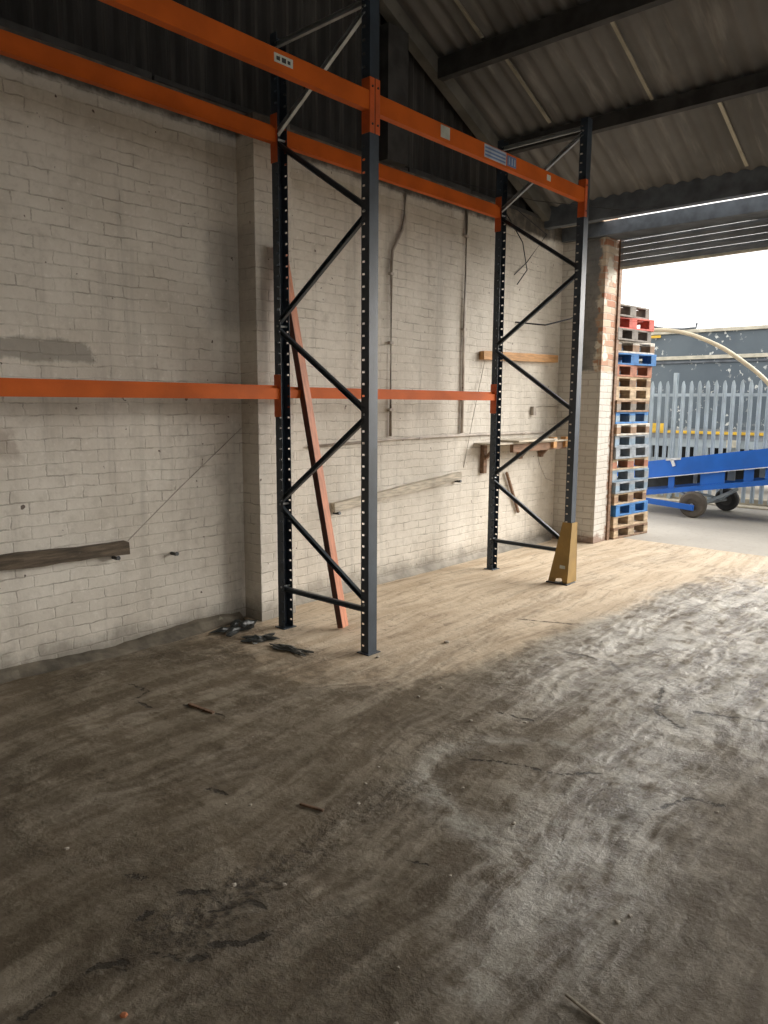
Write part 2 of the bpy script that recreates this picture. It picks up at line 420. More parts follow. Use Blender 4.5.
# back and right walls (behind the camera)
structure(MB().box((WX - .25, -6.25, 0), (RX + .25, -6, 3.72)).build('wall_back', M['brick']))
rw = MB(); rw.box((RX, -6, 0), (RX + .25, -1.2, 3.9)); rw.box((RX, 4.2, 0), (RX + .25, 8.62, 3.9)); rw.box((RX, -1.2, 2.4), (RX + .25, 4.2, 3.9))  # gap in this wall is invented, sized to let fill daylight in
structure(rw.build('wall_right', M['brick']))
# wall foot fillet along the left wall
fb = MB(); ys = np.arange(.4, 3.51, .08); prev = None
for i, y in enumerate(ys):
    w = .085 + .03*math.sin(y*3.1) + random.uniform(-.012, .012); h = .052 + .018*math.sin(y*4.3 + 1) + random.uniform(-.008, .008)
    sec = [fb.bm.verts.new(p) for p in ((WX + .0015, y, 0.0), (WX + .0015, y, h), (WX + w*.5, y, h*.72), (WX + w, y, .012), (WX + w + .02, y, 0.0))]
    if prev:
        for k in range(4): fb.bm.faces.new((prev[k], prev[k+1], sec[k+1], sec[k]))
    prev = sec
structure(fb.build('baseboard_left', M['skirt']))
fb = MB(); ys = np.arange(3.85, 8.25, .1); prev = None
for i, y in enumerate(ys):
    w = .035 + random.uniform(-.008, .008); h = .05 + random.uniform(-.01, .01)
    sec = [fb.bm.verts.new(p) for p in ((WX + .0015, y, 0.0), (WX + .0015, y, h), (WX + w, y, .01), (WX + w + .02, y, 0.0))]
    if prev:
        for k in range(3): fb.bm.faces.new((prev[k], prev[k+1], sec[k+1], sec[k]))
    prev = sec
structure(fb.build('trim_2', M['skirt_pale']))

# gable cladding: vertical corrugated sheets above the brickwork
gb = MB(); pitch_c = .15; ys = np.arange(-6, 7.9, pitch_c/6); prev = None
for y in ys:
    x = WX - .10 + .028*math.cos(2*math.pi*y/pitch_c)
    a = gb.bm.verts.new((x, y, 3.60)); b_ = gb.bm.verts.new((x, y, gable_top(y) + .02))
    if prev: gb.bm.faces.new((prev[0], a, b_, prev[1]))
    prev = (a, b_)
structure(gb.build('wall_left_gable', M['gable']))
# corrugated roof (both slopes); the front slope stops at the eaves gutter
def roof_mesh(y0, y1, zf):
    r = MB(); xs = np.arange(WX - .35, RX + .3, .146/6); nseg = 10
    grid = []
    for x in xs:
        dz = .015*math.cos(2*math.pi*x/.146)
        grid.append([r.bm.verts.new((x, y0 + (y1 - y0)*k/nseg, zf(y0 + (y1 - y0)*k/nseg) + dz)) for k in range(nseg+1)])
    for i in range(len(xs)-1):
        for k in range(nseg):
            xm = xs[i]
            r.bm.faces.new((grid[i][k], grid[i+1][k], grid[i+1][k+1], grid[i][k+1]))
    return r
structure(roof_mesh(RIDGE, 7.84, roof_z).build('ceiling', M['roof'], smooth=True))
structure(roof_mesh(-6.3, RIDGE, gable_top).build('ceiling_back', M['roof'], smooth=True))
# sheet laps: raised ribs running down the slope
lp = MB()
for x, ya, yb in ((-2.97, 5.75, 6.75), (-2.45, 6.8, 7.72), (-4.05, 4.9, 5.7), (-3.95, 5.8, 6.7), (-1.2, 5.7, 6.7)):
    lp.bar((x, ya, roof_z(ya) - .024), (x + .02, yb, roof_z(yb) - .024), .03, .014)
structure(lp.build('trim_3', M['rafter_pale']))
# eaves gutter beam, lintel
structure(MB().box((WX + .001, 7.80, 3.634), (RX, 7.90, 3.86)).build('trim_4', M['lintel']))
structure(MB().box((WX + .001, 8.20, 3.545), (RX, 8.52, 3.70), .004).build('trim_5', M['lintel']))
# purlins
for i, (y, d) in enumerate(((6.78, .12), (5.75, .17), (4.62, .22), (3.58, .22), (2.54, .22), (1.5, .22), (.5, .22), (-.6, .22), (-2.2, .22), (-3.8, .22))):
    z = gable_top(y) - .03
    structure(MB().box((WX + .0801, y - .04, z - d), (RX, y + .04, z)).build('trim_%d' % (6 + i), M['dark_roof_steel']))
# gable rafter and a roof truss rafter
def rafter(n, x, w, dep, drop, m):
    r = MB()
    r.bar((x, RIDGE, roof_z(RIDGE) - drop), (x, 7.79, roof_z(7.79) - drop), w, dep)
    r.bar((x, RIDGE, roof_z(RIDGE) - drop), (x, -6, gable_top(-6) - drop), w, dep)
    structure(r.build(n, m))
rafter('trim_16', WX + .03, .10, .13, .10, M['rafter'])
rafter('trim_17', -1.62, .09, .10, .36, M['rafter_pale'])
rafter('trim_18', 2.4, .09, .10, .36, M['rafter'])
rafter('trim_19', RX - .1, .09, .10, .2, M['rafter'])
structure(MB().box((WX + .002, 5.02, 3.72), (WX + .10, 5.28, roof_z(5.28) - .18)).build('trim_20', M['dark_roof_steel']))
# timber wall plate on the wall head
wp = MB(); y = -5.9
while y < 7.7:
    L = random.uniform(.8, 1.6); y2 = min(y + L, 7.75)
    wp.box((WX - .06, y, 3.72), (WX - .005 + random.uniform(0, .02), y2 - .01, 3.745 + random.uniform(0, .02)), .003); y = y2
structure(wp.build('trim_21', M['dark_roof_steel']))

# roller shutter, part lowered
sh = thing('roller_shutter', 'grey ribbed steel roller shutter pulled down a little at the top of the doorway', 'shutter', (-4.02, 8.57, 3.245))
sh.rotation_euler.y = R(-.9)
for k in range(5):
    z = k*.072
    prof = [(-.012, z), (.010, z + .008), (.016, z + .036), (.010, z + .062), (-.012, z + .070), (-.016, z + .036)]
    MB().prism([(a, b_) for a, b_ in prof], 0, 0, 7.56).build('slat', M['shutter'], sh)
MB().box((0, -.02, -.028), (7.56, .02, -.001), .003).build('bottom_rail', M['cream_metal'], sh)
gd = MB(); gd.box((-4.049, 8.575, .0), (-4.03, 8.64, 3.60)); structure(gd.build('trim_22', M['brownwood']))
gd = MB(); gd.box((3.57, 8.575, .0), (3.599, 8.64, 3.60)); structure(gd.build('trim_23', M['brownwood']))

# ---- floor with surface-state attributes
def vnoise(x, y, sc, seed):
    r = np.random.RandomState(seed).rand(256, 256)
    x = x*sc; y = y*sc; xi = np.floor(x).astype(int); yi = np.floor(y).astype(int)
    fx = x - xi; fy = y - yi; fx = fx*fx*(3-2*fx); fy = fy*fy*(3-2*fy)
    g = lambda a, b: r[a % 256, b % 256]
    return (g(xi, yi)*(1-fx) + g(xi+1, yi)*fx)*(1-fy) + (g(xi, yi+1)*(1-fx) + g(xi+1, yi+1)*fx)*fy
def fbm(x, y, sc, seed, o=4):
    v = 0; a = .5; t = 0
    for i in range(o): v = v + a*vnoise(x, y, sc*2**i, seed+i); t += a; a *= .55
    return v/t
def sstep(v, a, b): t = np.clip((v-a)/(b-a), 0, 1); return t*t*(3-2*t)
def pl_dist(x, y, pts):
    d = np.full_like(x, 9.0)
    for (ax, ay), (bx, by) in zip(pts, pts[1:]):
        vx, vy = bx-ax, by-ay; t = np.clip(((x-ax)*vx + (y-ay)*vy)/(vx*vx+vy*vy), 0, 1)
        d = np.minimum(d, np.hypot(x-ax-t*vx, y-ay-t*vy))
    return d
xs = np.concatenate([np.arange(WX - .02, .3, .022), np.arange(.3, RX + .1, .4)])
ysf = np.concatenate([np.arange(-6, .5, .5), np.arange(.5, 8.9, .025), [8.9]])
X, Y = np.meshgrid(xs, ysf)
wx = X + .18*(fbm(X, Y, 1.1, 40) - .5); wy = Y + .18*(fbm(X, Y, 1.1, 50) - .5)
T1 = [(-2.3, 9), (-2.15, 6), (-2.05, 4.4), (-1.98, 3.2), (-2.02, 2.1), (-1.93, 1.2), (-2.0, .5)]
T3 = [(-1.7, 9), (-1.70, 6.9), (-1.55, 5), (-1.36, 3.3), (-1.12, 2.1), (-1.0, 1.4), (-1.0, .3)]
T4 = [(-3.6, 3.4), (-2.9, 2.6), (-2.4, 2.0), (-2.0, 1.35), (-1.9, 1.0)]
d1 = pl_dist(wx, wy, T1); d3 = pl_dist(wx, wy, T3)
near_sand = sstep(wy, 2.0, 4.0)*(1 - sstep(wx + .10*(6-wy).clip(0, 9), -2.75, -2.15))
far_sand = sstep(wy, 5.8, 8.2)*(1 - .35*sstep(wx, -2.6, -1.6))
sand = np.clip(np.maximum(near_sand, far_sand)*(0.55 + .7*fbm(X, Y, 1.6, 5)), 0, 1)
TR = {
 'a': [(-3.3, 9), (-3.23, 6.77), (-3.22, 5.96), (-2.97, 4.22), (-2.81, 3.1), (-2.66, 2.34), (-2.85, 1.39), (-2.89, .8)],
 'b': [(-1.9, 9), (-2.02, 7.92), (-2.3, 5.53), (-2.21, 3.88), (-2.04, 2.92), (-1.86, 2.3), (-1.75, 1.67), (-1.7, .4)],
 'c': [(-2.5, 9), (-2.44, 7.82), (-2.25, 4.65), (-2.35, 3.52), (-2.22, 2.65), (-2.05, 1.92), (-1.92, 1.2), (-1.95, .4)],
 'd': [(-1.9, 2.16), (-1.55, 2.16), (-1.35, 2.34), (-1.23, 2.68), (-1.25, 3.22), (-1.41, 3.49)],
 'e': [(-2.9, 9), (-3.14, 7.49), (-3.09, 4.79), (-3.0, 3.9), (-2.83, 3.3), (-3.04, 2.68), (-3.5, 1.89)],
 'g': [(-1.4, 9), (-1.56, 6.22), (-1.67, 4.86), (-1.59, 3.65), (-1.51, 2.86), (-1.43, 2.4)],
 'q': [(-.9, 9), (-1.1, 6), (-1.0, 4.2), (-.8, 3.0), (-.85, 1.9)]}
CR = [[(-1.93, 2.77), (-1.72, 2.86), (-1.53, 2.9), (-1.41, 3.05)], [(-1.37, 4.04), (-1.22, 4.07), (-1.0, 4.16)],
 [(-3.98, 2.16), (-3.78, 2.16), (-3.73, 2.04), (-3.57, 2.05)], [(-3.46, 2.2), (-3.17, 2.26)], [(-2.08, 1.28), (-2.01, 1.36), (-1.9, 1.35)],
 [(-2.07, 1.12), (-2.07, 1.16)], [(-1.99, .91), (-1.95, .99), (-1.9, .98)], [(-1.9, 1.07), (-1.79, 1.12), (-1.77, 1.17)], [(-1.62, 4.3), (-1.5, 3.9), (-1.32, 3.8)],
 [(-1.95, .7), (-1.98, .8)], [(-2.12, 3.3), (-1.95, 3.35)], [(-1.93, 1.3), (-1.88, 1.42), (-1.8, 1.43)], [(-2.3, 1.2), (-2.24, 1.24)], [(-1.62, 1.95), (-1.55, 1.98)], [(-1.1, 2.9), (-1.02, 3.1), (-.9, 3.12)], [(-2.6, 1.75), (-2.5, 1.78)], [(-1.8, 1.2), (-1.72, 1.28), (-1.7, 1.36)], [(-3.0, 4.9), (-2.6, 5.1)], [(-2.35, 4.45), (-2.05, 4.5), (-1.9, 4.35)]]
tdist = np.full_like(X, 9.0)
for l in TR.values(): tdist = np.minimum(tdist, pl_dist(wx + .10*(fbm(X, Y, 2.5, 97) - .5), wy, l) + .3*(l is TR['d']))
cdist = np.full_like(X, 9.0)
for l in CR: cdist = np.minimum(cdist, pl_dist(X, Y, l))
soil = .75*np.exp(-(d1/.10)**2)*sstep(fbm(X, Y, 2.6, 9), .35, .6)*(1 - sstep(Y, 2.6, 4.0)) + .35*np.exp(-(pl_dist(wx, wy, [(-2.4, 1.15), (-1.85, 1.25)])/.12)**2)*sstep(fbm(X, Y, 5, 12), .4, .6)
soil += .5*np.exp(-(pl_dist(wx, wy, [(-4.5, 3.3), (-4.0, 3.3), (-3.5, 3.25)])/.10)**2) + .45*sstep(fbm(X, Y, 1.4, 31), .56, .7)*(1 - sstep(Y, 2.6, 4))
soil = np.clip(soil, 0, 1)
edge = -2.75 + .25*sstep(4.5 - wy, 0, 2.5) + .25*sstep(wy - 6.5, 0, 2)
band = np.exp(-(d3/.30)**2)
lane = sstep(wx, edge, edge + .55)*(1 - sstep(wx + .30*(3.4 - wy).clip(0, 9), -.75, -.2))*sstep(wy, 2.9, 4.4)
wet = np.maximum(lane*(.55 + .6*fbm(X, Y, 1.3, 21)), band*sstep(wy, 1.3, 2.3)*(.6 + .6*fbm(X, Y, 2.3, 23)))
wet = np.clip(wet, 0, 1)
chalk = np.exp(-(np.abs(np.hypot((wx+1.62), (wy-2.72)) - .46)/.05)**2)*.6
chalk += .8*np.exp(-(pl_dist(wx, wy, [(-1.22, 2.35), (-1.15, 2.0), (-1.12, 1.6)])/.07)**2)*sstep(fbm(X, Y, 6, 77), .4, .6)
chalk += .5*np.exp(-(pl_dist(wx, wy, [(-1.95, 2.4), (-1.75, 2.25), (-1.45, 2.25)])/.09)**2) + .6*band*sstep(fbm(X, Y, 3.2, 78), .48, .6)*sstep(Y, 1.6, 2.4)
chalk = np.clip(chalk + .5*lane*sstep(fbm(X, Y, 3.5, 79), .52, .64), 0, 1)
damp = np.clip(.45*sstep(wx, -1.2, -.8)*(1 - sstep(wy, 2.2, 3.4)) + (1 - sstep(wy, .8, 2.0))*.4, 0, 1)
Z = .010*(fbm(X, Y, 2.2, 60) - .5) + .006*(fbm(X, Y, 9, 63) - .5)
Z -= .012*np.exp(-(d1/.10)**2)*(Y < 6) ; Z -= .010*np.exp(-(d3/.16)**2)
Z += .014*soil*(fbm(X, Y, 14, 66, 3) - .55) + .020*wet*(fbm(X, Y, 9, 69, 4) - .5) - .0035*np.cos(tdist*75 + 3*fbm(X, Y, 1.5, 81))*np.exp(-(tdist/.12)**2)*wet*sstep(fbm(X, Y, 1.6, 83), .40, .58) + .012*lane*(fbm(X, Y, 16, 85, 3) - .5)
flat = np.ones_like(Z)
for px_, py_ in ((-3.317, 3.538), (-4.166, 3.538), (-3.317, 6.238), (-4.166, 6.238), (-3.81, 3.80)):
    flat *= sstep(np.hypot(X - px_, Y - py_), .10, .3)
flat *= sstep(X - WX, .0, .25)*sstep(8.95 - Y, 0, .6)
Z = Z*flat
Z = np.where((X < .28) & (Y > .52), Z, 0)
flow_x = X - .010*(Y - 6)**2*(Y < 6) + .42*(fbm(X, Y, .55, 70) - .5)
flow = np.stack([flow_x, Y, np.zeros_like(X)], -1)
nx_, ny_ = len(xs), len(ysf)
verts = np.stack([X, Y, Z], -1).reshape(-1, 3)
idx = np.arange(nx_*ny_).reshape(ny_, nx_)
quads = np.stack([idx[:-1, :-1], idx[:-1, 1:], idx[1:, 1:], idx[1:, :-1]], -1).reshape(-1, 4)
me = bpy.data.meshes.new('floor'); me.from_pydata(verts.tolist(), [], quads.tolist())
for nm, ar in (('sand', sand), ('wet', wet), ('soil', soil), ('chalk', chalk), ('damp', damp), ('cdist', cdist), ('tdist', tdist)):
    a = me.attributes.new(nm, 'FLOAT', 'POINT'); a.data.foreach_set('value', ar.reshape(-1).astype(np.float32))
a = me.attributes.new('flow', 'FLOAT_VECTOR', 'POINT'); a.data.foreach_set('vector', flow.reshape(-1).astype(np.float32))
me.materials.append(M['floor'])
for p in me.polygons: p.use_smooth = True
fo = bpy.data.objects.new('floor', me); COL.objects.link(fo); structure(fo)

yd = MB(); 
for lo, hi in (((-80, 8.9), (80, 90)), ((-80, -60), (WX - .02, 8.9)), ((RX + .1, -60), (80, 8.9)), ((WX - .02, -60), (RX + .1, -6))):
    yd.poly([(lo[0], lo[1], -.002), (hi[0], lo[1], -.002), (hi[0], hi[1], -.002), (lo[0], hi[1], -.002)])
structure(yd.build('ground', M['yard']))

# ------------------------------------------------------------------ pallet racking
XF, XR, YA, YB = -3.317, -4.166, 3.538, 6.268
UW, UD = .080, .068           # upright: web width (along Y), flange depth (along X)
def perforated(us, vs, hole, P):
    """sheet in (u,v) with cells skipped where hole(i,j)"""
    b = MB(); g = [[b.bm.verts.new(P(u, v)) for v in vs] for u in us]
    for i in range(len(us)-1):
        for j in range(len(vs)-1):
            if not hole(i, j): b.bm.faces.new((g[i][j], g[i+1][j], g[i+1][j+1], g[i][j+1]))
    return b
def upright(sx, H):
    """C section; closed web on side sx (+1 front / -1 wall side), open the other way; slots every 75 mm"""
    vs = [0]; n = int((H - .04)/.075)
    for k in range(n): z = .05 + k*.075; vs += [z - .0065, z + .0065]
    vs.append(H); slot = lambda j: j % 2 == 1
    out = MB()
    wx_ = sx*UD/2
    us = [-UW/2, .004, .020, UW/2]
    out.merge(perforated(us, vs, lambda i, j: slot(j) and i == 1 and sx < 0, lambda u, v: (wx_, u, v)))
    for sy in (-1, 1):
        us = [sx*UD/2, -sx*UD/2 + sx*.030, -sx*UD/2 + sx*.008, -sx*UD/2]
        out.merge(perforated(us, vs, lambda i, j: slot(j) and i == 1, lambda u, v, sy=sy: (u, sy*UW/2, v)))
    bmesh.ops.remove_doubles(out.bm, verts=out.bm.verts, dist=1e-5)
    return out
FH = 4.09
def make_frame():
    f = thing('pallet_rack_frame', 'x', 'rack frame', (XF, YA, 0))
    for nm, x, sx in (('front', 0, 1), ('rear', XR - XF, -1)):
        u = upright(sx, FH).build('upright', M['steel'], f); u.location = (x, 0, .004)
        md = u.modifiers.new('thickness', 'SOLIDIFY'); md.thickness = .0022; md.offset = 0
        bp = MB().box((-.055, -.06, 0), (.055, .06, .006), .001); bp.build('base_plate', M['steel'], f).location = (x, 0, 0)
    xr = XR - XF
    h = [.313, .93, 1.586, 2.19, 2.83, 3.43, 3.98]
    def br(a, b, m):
        # lipped channel: web plus two flanges
        a = Vector(a); b = Vector(b); d = (b - a).normalized(); sd = Vector((-d.z, 0, d.x))
        o = MB().bar(a, b, .004, .034, up=tuple(sd))
        for s_ in (-1, 1):
            off = sd*(s_*.0155) + Vector((0, -.012, 0))
            o.bar(a + off, b + off, .024, .003, up=tuple(sd))
        o.build('brace', m, f)
    g_ = .03
    X0, X1 = -.012, xr + .012
    br((X0, -.02, h[0] - .01), (X1, -.02, h[0] - .01), M['brace'])
    br((X0, -.02, h[0] + .06), (X1, -.02, h[1] - g_), M['brace'])
    for k in (1, 3, 5):
        m = M['galv'] if k == 5 else M['brace']
        br((X1, -.02, h[k] + g_), (X0, -.02, h[k+1] - (g_ if k < 5 else .01)), m)
        if k < 5: br((X0, -.02, h[k+1] + g_), (X1, -.02, h[k+2] - g_), M['brace'])
    br((X0, -.02, h[6] + .035), (X1, -.02, h[6] + .035), M['galv'])
    for z in [h[0] + .02, h[2], h[4], h[6] + .01]:
        MB().tube([(-.006, -UW/2 - .008, z), (-.006, UW/2 + .008, z)], .008, 6).build('bolt', M['galv'], f)
    for z in [h[0], h[1], h[3], h[5]]:
        MB().tube([(xr + .006, -UW/2 - .008, z), (xr + .006, UW/2 + .008, z)], .008, 6).build('bolt', M['galv'], f)
    return f
fA = make_frame()
fB = copy_tree(fA); fB.location = (XF, YB, 0)
fC = copy_tree(fA); fC.location = (XF, YA - 2.7, 0)
for f, lab in ((fA, 'dark blue zigzag-braced pallet rack frame beside the leaning red-brown plank'),
               (fB, 'dark blue zigzag-braced pallet rack frame nearest the doorway with a yellow guard at its foot'),
               (fC, 'dark blue pallet rack frame beyond the left picture edge')):
    f['label'] = lab; f['group'] = 'pallet rack frames'

def make_beam(x, y0, y1, z, h, sx, label):
    """beam between uprights centred at y0 and y1; sx = side of its outer face"""
    t = thing('pallet_rack_beam', label, 'rack beam', (x, y0, z - h/2), group='orange pallet rack beams')
    L = y1 - y0; a, b_ = UW/2 + .004, L - UW/2 - .004
    fx = sx*(UD/2)                                        # outer face flush with the upright's web
    o, i_ = fx, fx - sx*.050
    prof = [(o, 0), (o, h - .004), (o - sx*.004, h), (o - sx*.026, h), (o - sx*.026, h - .022), (i_, h - .022), (i_, 0)]
    MB().prism([(p[0], p[1]) for p in prof], 1, a, b_).build('beam_rail', M['orange'], t)
    for yy, s_ in ((0, 1), (L, -1)):
        c = MB(); zl, zh = -.125, h + .075
        y_f = yy + s_*(UW/2 + .0035)
        c.box((min(fx + sx*.006, fx - sx*.062), min(y_f - .0025, y_f + .0025), zl), (max(fx + sx*.006, fx - sx*.062), max(y_f - .0025, y_f + .0025), zh), .001)
        ya_, yb_ = sorted((yy + s_*.004, y_f))
        c.box((min(fx + sx*.002, fx + sx*.007), ya_, zl), (max(fx + sx*.002, fx + sx*.007), yb_, zh), .001)
        k = c.build('end_connector', M['orange_dark'], t)
        for zz in (zl + .05, zh - .05):
            MB().tube([(fx + sx*.006, yy + s_*.024, zz), (fx + sx*.012, yy + s_*.024, zz)], .007, 6).build('rivet', M['black'], k)
    return t
Z1, Z2 = 3.458, 1.732
front_l = make_beam(XF, YA - 2.7, YA, Z1, .112, 1, 'orange rack beam crossing the top left of the picture with a small worn white label')
front_r = make_beam(XF, YA, YB, Z1, .112, 1, 'orange rack beam high between the two front uprights with blue lettering')
make_beam(XR, YA - 2.7, YA, Z1, .112, -1, 'orange rack beam along the top of the brick wall from the left picture edge to the first frame')
make_beam(XR, YA, YB, Z1, .112, -1, 'orange rack beam along the top of the brick wall between the two frames')
make_beam(XR, YA - 2.7, YA, Z2, .098, -1, 'orange rack beam at mid height from the left picture edge to the first frame')
make_beam(XR, YA, YB, Z2, .082, -1, 'orange rack beam at mid height behind the leaning plank between the two frames')
fxl = UD/2 + .0012
def on_beam(t, y0, y1, z0, z1, m, name='label', th=.0012):
    yb0 = t.location.y
    return MB().box((fxl - th, y0 - yb0, z0), (fxl, y1 - yb0, z1)).build(name, m, t)
lb = on_beam(front_l, 2.76, 2.89, .040, .085, M['label_white']); lb['label'] = 'worn white label'
for y0_, y1_, z0_, z1_ in ((2.775, 2.80, .052, .072), (2.812, 2.842, .050, .074), (2.852, 2.872, .052, .070)):
    MB().box((fxl, y0_ - front_l.location.y, z0_), (fxl + .0006, y1_ - front_l.location.y, z1_)).build('lettering', M['black'], lb)
lb = on_beam(front_r, 4.19, 4.29, .022, .100, M['label_white']); lb['label'] = 'worn pale grey label'
lb = on_beam(front_r, 4.70, 4.985, .016, .104, M['label_pale']); lb['label'] = 'pale blue striped sticker'
for z_ in (.028, .052, .078): MB().box((fxl, 4.71 - YA, z_), (fxl + .0006, 4.975 - YA, z_ + .012)).build('stripe', M['label_blue'], lb)
lb = on_beam(front_r, 5.00, 5.12, .022, .096, M['label_blue'], 'lettering')
for y_ in (5.02, 5.06, 5.095): MB().box((fxl, y_ - YA, .034), (fxl + .0006, y_ + .012 - YA, .084)).build('letter', M['label_pale'], lb)
lb = on_beam(front_r, 5.58, 5.64, .04, .085, M['label_white']); lb['label'] = 'small pale label'

# column guard
g_ = thing('column_guard', 'tapered ochre yellow steel guard bolted round the foot of the far front upright', 'column guard', (XF, YB, 0))
gs = MB(); t_ = .004
gx = UD/2 + .016; yl = -UW/2 - .014
# face towards the camera side (-Y): tapered plate, foot spreading; and face to the aisle (+X)
def plate(pts, n):
    o = MB(); a = [Vector(p) for p in pts]; nn = Vector(n)*t_
    v0 = [o.bm.verts.new(p) for p in a]; v1 = [o.bm.verts.new(p + nn) for p in a]
    o.bm.faces.new(v0); o.bm.faces.new(v1[::-1]); k = len(a)
    for i in range(k): o.bm.faces.new((v0[i], v1[i], v1[(i+1) % k], v0[(i+1) % k]))
    return o
gs.merge(plate([(-.145, yl - .05, .012), (-.075, yl - .05, .012), (-.065, yl - .048, .045), (-.01, yl - .048, .055), (.01, yl - .05, .012), (gx, yl - .05, .012), (gx, yl, .575), (-.045, yl, .575)], (0, 1, 0)))
gs.merge(plate([(gx, yl - .05, .012), (gx, .02, .012), (gx, .075, .012), (gx, .055, .575), (gx, yl, .575)], (-1, 0, 0)))
gs.merge(plate([(gx, .075, .012), (-.02, .075, .012), (-.02, .055, .575), (gx, .055, .575)], (0, -1, 0)))
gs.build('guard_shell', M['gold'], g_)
fp = MB().box((-.155, yl - .075, 0), (gx + .015, yl - .0055, .010), .001).build('foot_plate', M['black'], g_)
MB().tube([(-.035, yl - .062, .010), (-.035, yl - .062, .024)], .012, 6).build('bolt', M['galv'], g_)
nf = Vector((0, -.05/.563*-1, 0))
lb = MB().box((-.035, yl - .0425, .145), (.02, yl - .0405, .175)).build('label', M['label_white'], g_); lb['label'] = 'small grey label'
lb.location = (0, .0015 - .0, 0)

# ------------------------------------------------------------------ leaning plank
pk = thing('leaning_plank', 'long red-brown plank leaning against the brick pier behind the first rack frame', 'plank', (-3.82, 3.80, 0))
a = Vector((-3.822, 3.800, .012)); b_ = Vector((-4.352, 3.700, 2.775))
d = (b_ - a).normalized()
# wide face looks towards the aisle/camera, narrow dark edge to the left
bd = MB().bar(a - Vector(pk.location), b_ - Vector(pk.location), .085, .045, up=(1, .25, .2), bevel=.003)
bd.build('board', M['redwood'], pk)
sdv = d.cross(Vector((1, .25, .2))).normalized(); uu = sdv.cross(d).normalized()
eo = sdv*(-.0435 if (sdv.y > 0) else .0435)
MB().bar(a + eo - Vector(pk.location) + d*.004, b_ + eo - Vector(pk.location), .003, .045, up=(1, .25, .2)).build('dark_edge', M['redwood_dark'], pk)

# ------------------------------------------------------------------ timbers on the wall
def wobble_board(name, a, b, w, h, m, label, cat, n=10, amp=.004, seed=0):
    """rough-sawn length: w = out of the wall, h = height"""
    rr = random.Random(seed); o = MB(); a = Vector(a); b = Vector(b); prev = None
    for k in range(n+1):
        c = a.lerp(b, k/n); j = lambda: rr.uniform(-amp, amp)
        sec = [o.bm.verts.new(c + Vector((x, 0, z))) for x, z in ((0, -h/2 + j()), (w + j(), -h/2 + j()), (w + j(), h/2 + j()), (0, h/2 + j()))]
        if prev:
            for q in range(4): o.bm.faces.new((prev[q], prev[(q+1) % 4], sec[(q+1) % 4], sec[q]))
        else: o.bm.faces.new(sec)
        prev = sec
    o.bm.faces.new(prev[::-1])
    return tag(o.build(name, m), label, cat)
wobble_board('timber_batten', (WX + .001, .9, .735), (WX + .001, 2.50, .698), .075, .085, M['oldwood'], 'dark weathered timber batten fixed low on the left brick wall', 'timber', 14, .007, 1)
wobble_board('timber_batten', (WX + .001, 4.42, .772), (WX + .001, 6.24, .925), .055, .075, M['greywood'], 'pale sloping timber batten on the white wall between the rack frames', 'timber', 12, .004, 2)
wobble_board('timber_rail', (WX + .001, 6.58, 2.16), (WX + .001, 8.12, 2.19), .06, .085, M['pinewood'], 'orange pine rail fixed high on the wall beside the far rack frame', 'timber', 10, .003, 3)
for y, z, lab in ((2.42, .636, 'black iron peg under the dark batten end'), (6.20, .868, 'black iron peg under the pale sloping batten end'), (4.46, .72, 'black iron peg under the low end of the pale sloping batten'), (2.86, .60, 'short dark iron peg alone in the left brick wall')):
    tag(MB().tube([(WX + .001, y, z), (WX + .05, y, z), (WX + .075, y, z + .006)], [.012, .012, .015], 8).build('iron_peg', M['black']), lab, 'peg')
# rough shelf
sf = thing('wall_shelf', 'rough wooden wall shelf of loose boards with brown brackets near the far corner', 'shelf', (WX, 6.3, 1.26))
for y0, y1, x1, z, zt in ((.22, .88, .25, -.02, .0), (.62, 1.45, .30, .0, .0), (1.1, 1.76, .27, -.02, .0)):
    MB().bar((.001 + x1/2, y0, z), (.001 + x1/2, y1, z + .0 ), x1, .018, bevel=.002).build('shelf_board', M['greywood'], sf)
MB().box((.19, .62, -.12), (.235, 1.78, -.032), .003).build('front_rail', M['brownwood'], sf)
for y in (.34, 1.06, 1.52):
    br = MB(); br.box((.001, y, -.34 if y < 1 else -.22), (.05, y + .06, -.032), .002); br.bar((.03, y + .03, -.20), (.18, y + .03, -.05), .035, .03)
    br.build('bracket', M['brownwood'], sf)
MB().box((.20, 1.42, -.10), (.27, 1.50, .02), .003).build('cleat', M['pinewood'], sf)
MB().box((.20, 1.70, -.10), (.27, 1.775, .02), .003).build('cleat', M['pinewood'], sf)
# diagonal stick below the shelf
tag(MB().bar((WX + .03, 7.12, .90), (WX + .025, 7.40, .42), .025, .03, up=(1, 0, 0), bevel=.002).build('wooden_stick', M['brownwood']), 'thin brown stick hanging on the wall under the rough shelf', 'stick')

# conduits
def pipe(name, pts, r, m, label, cat, clips=()):
    t = thing(name, label, cat, pts[0]); o = Vector(pts[0])
    MB().tube([Vector(p) - o for p in pts], r, 8).build('tube', m, t, smooth=True)
    for c in clips:
        c = Vector(c) - o
        MB().box(c - Vector((.018, .026, .012)), c + Vector((.014, .026, .012)), .002).build('clip', m, t)
    return t
px = WX + .022
pipe('conduit', [(px, 5.34, 3.52), (px, 5.34, 3.30), (px, 5.31, 3.20), (px, 5.18, 3.0), (px, 5.165, 2.9), (px, 5.165, 1.36)], .014, M['pipe'], 'thin conduit with a bend near its top running down the wall behind the front upright', 'conduit', [(px, 5.165, z) for z in (2.8, 2.2, 1.6)])
pipe('conduit', [(px, 6.28, 3.55), (px, 6.28, 2.6), (px, 6.27, 1.36)], .016, M['pipe'], 'straight vertical conduit on the wall just left of the far rack frame', 'conduit', [(px, 6.28, z) for z in (3.3, 2.4, 1.7)])
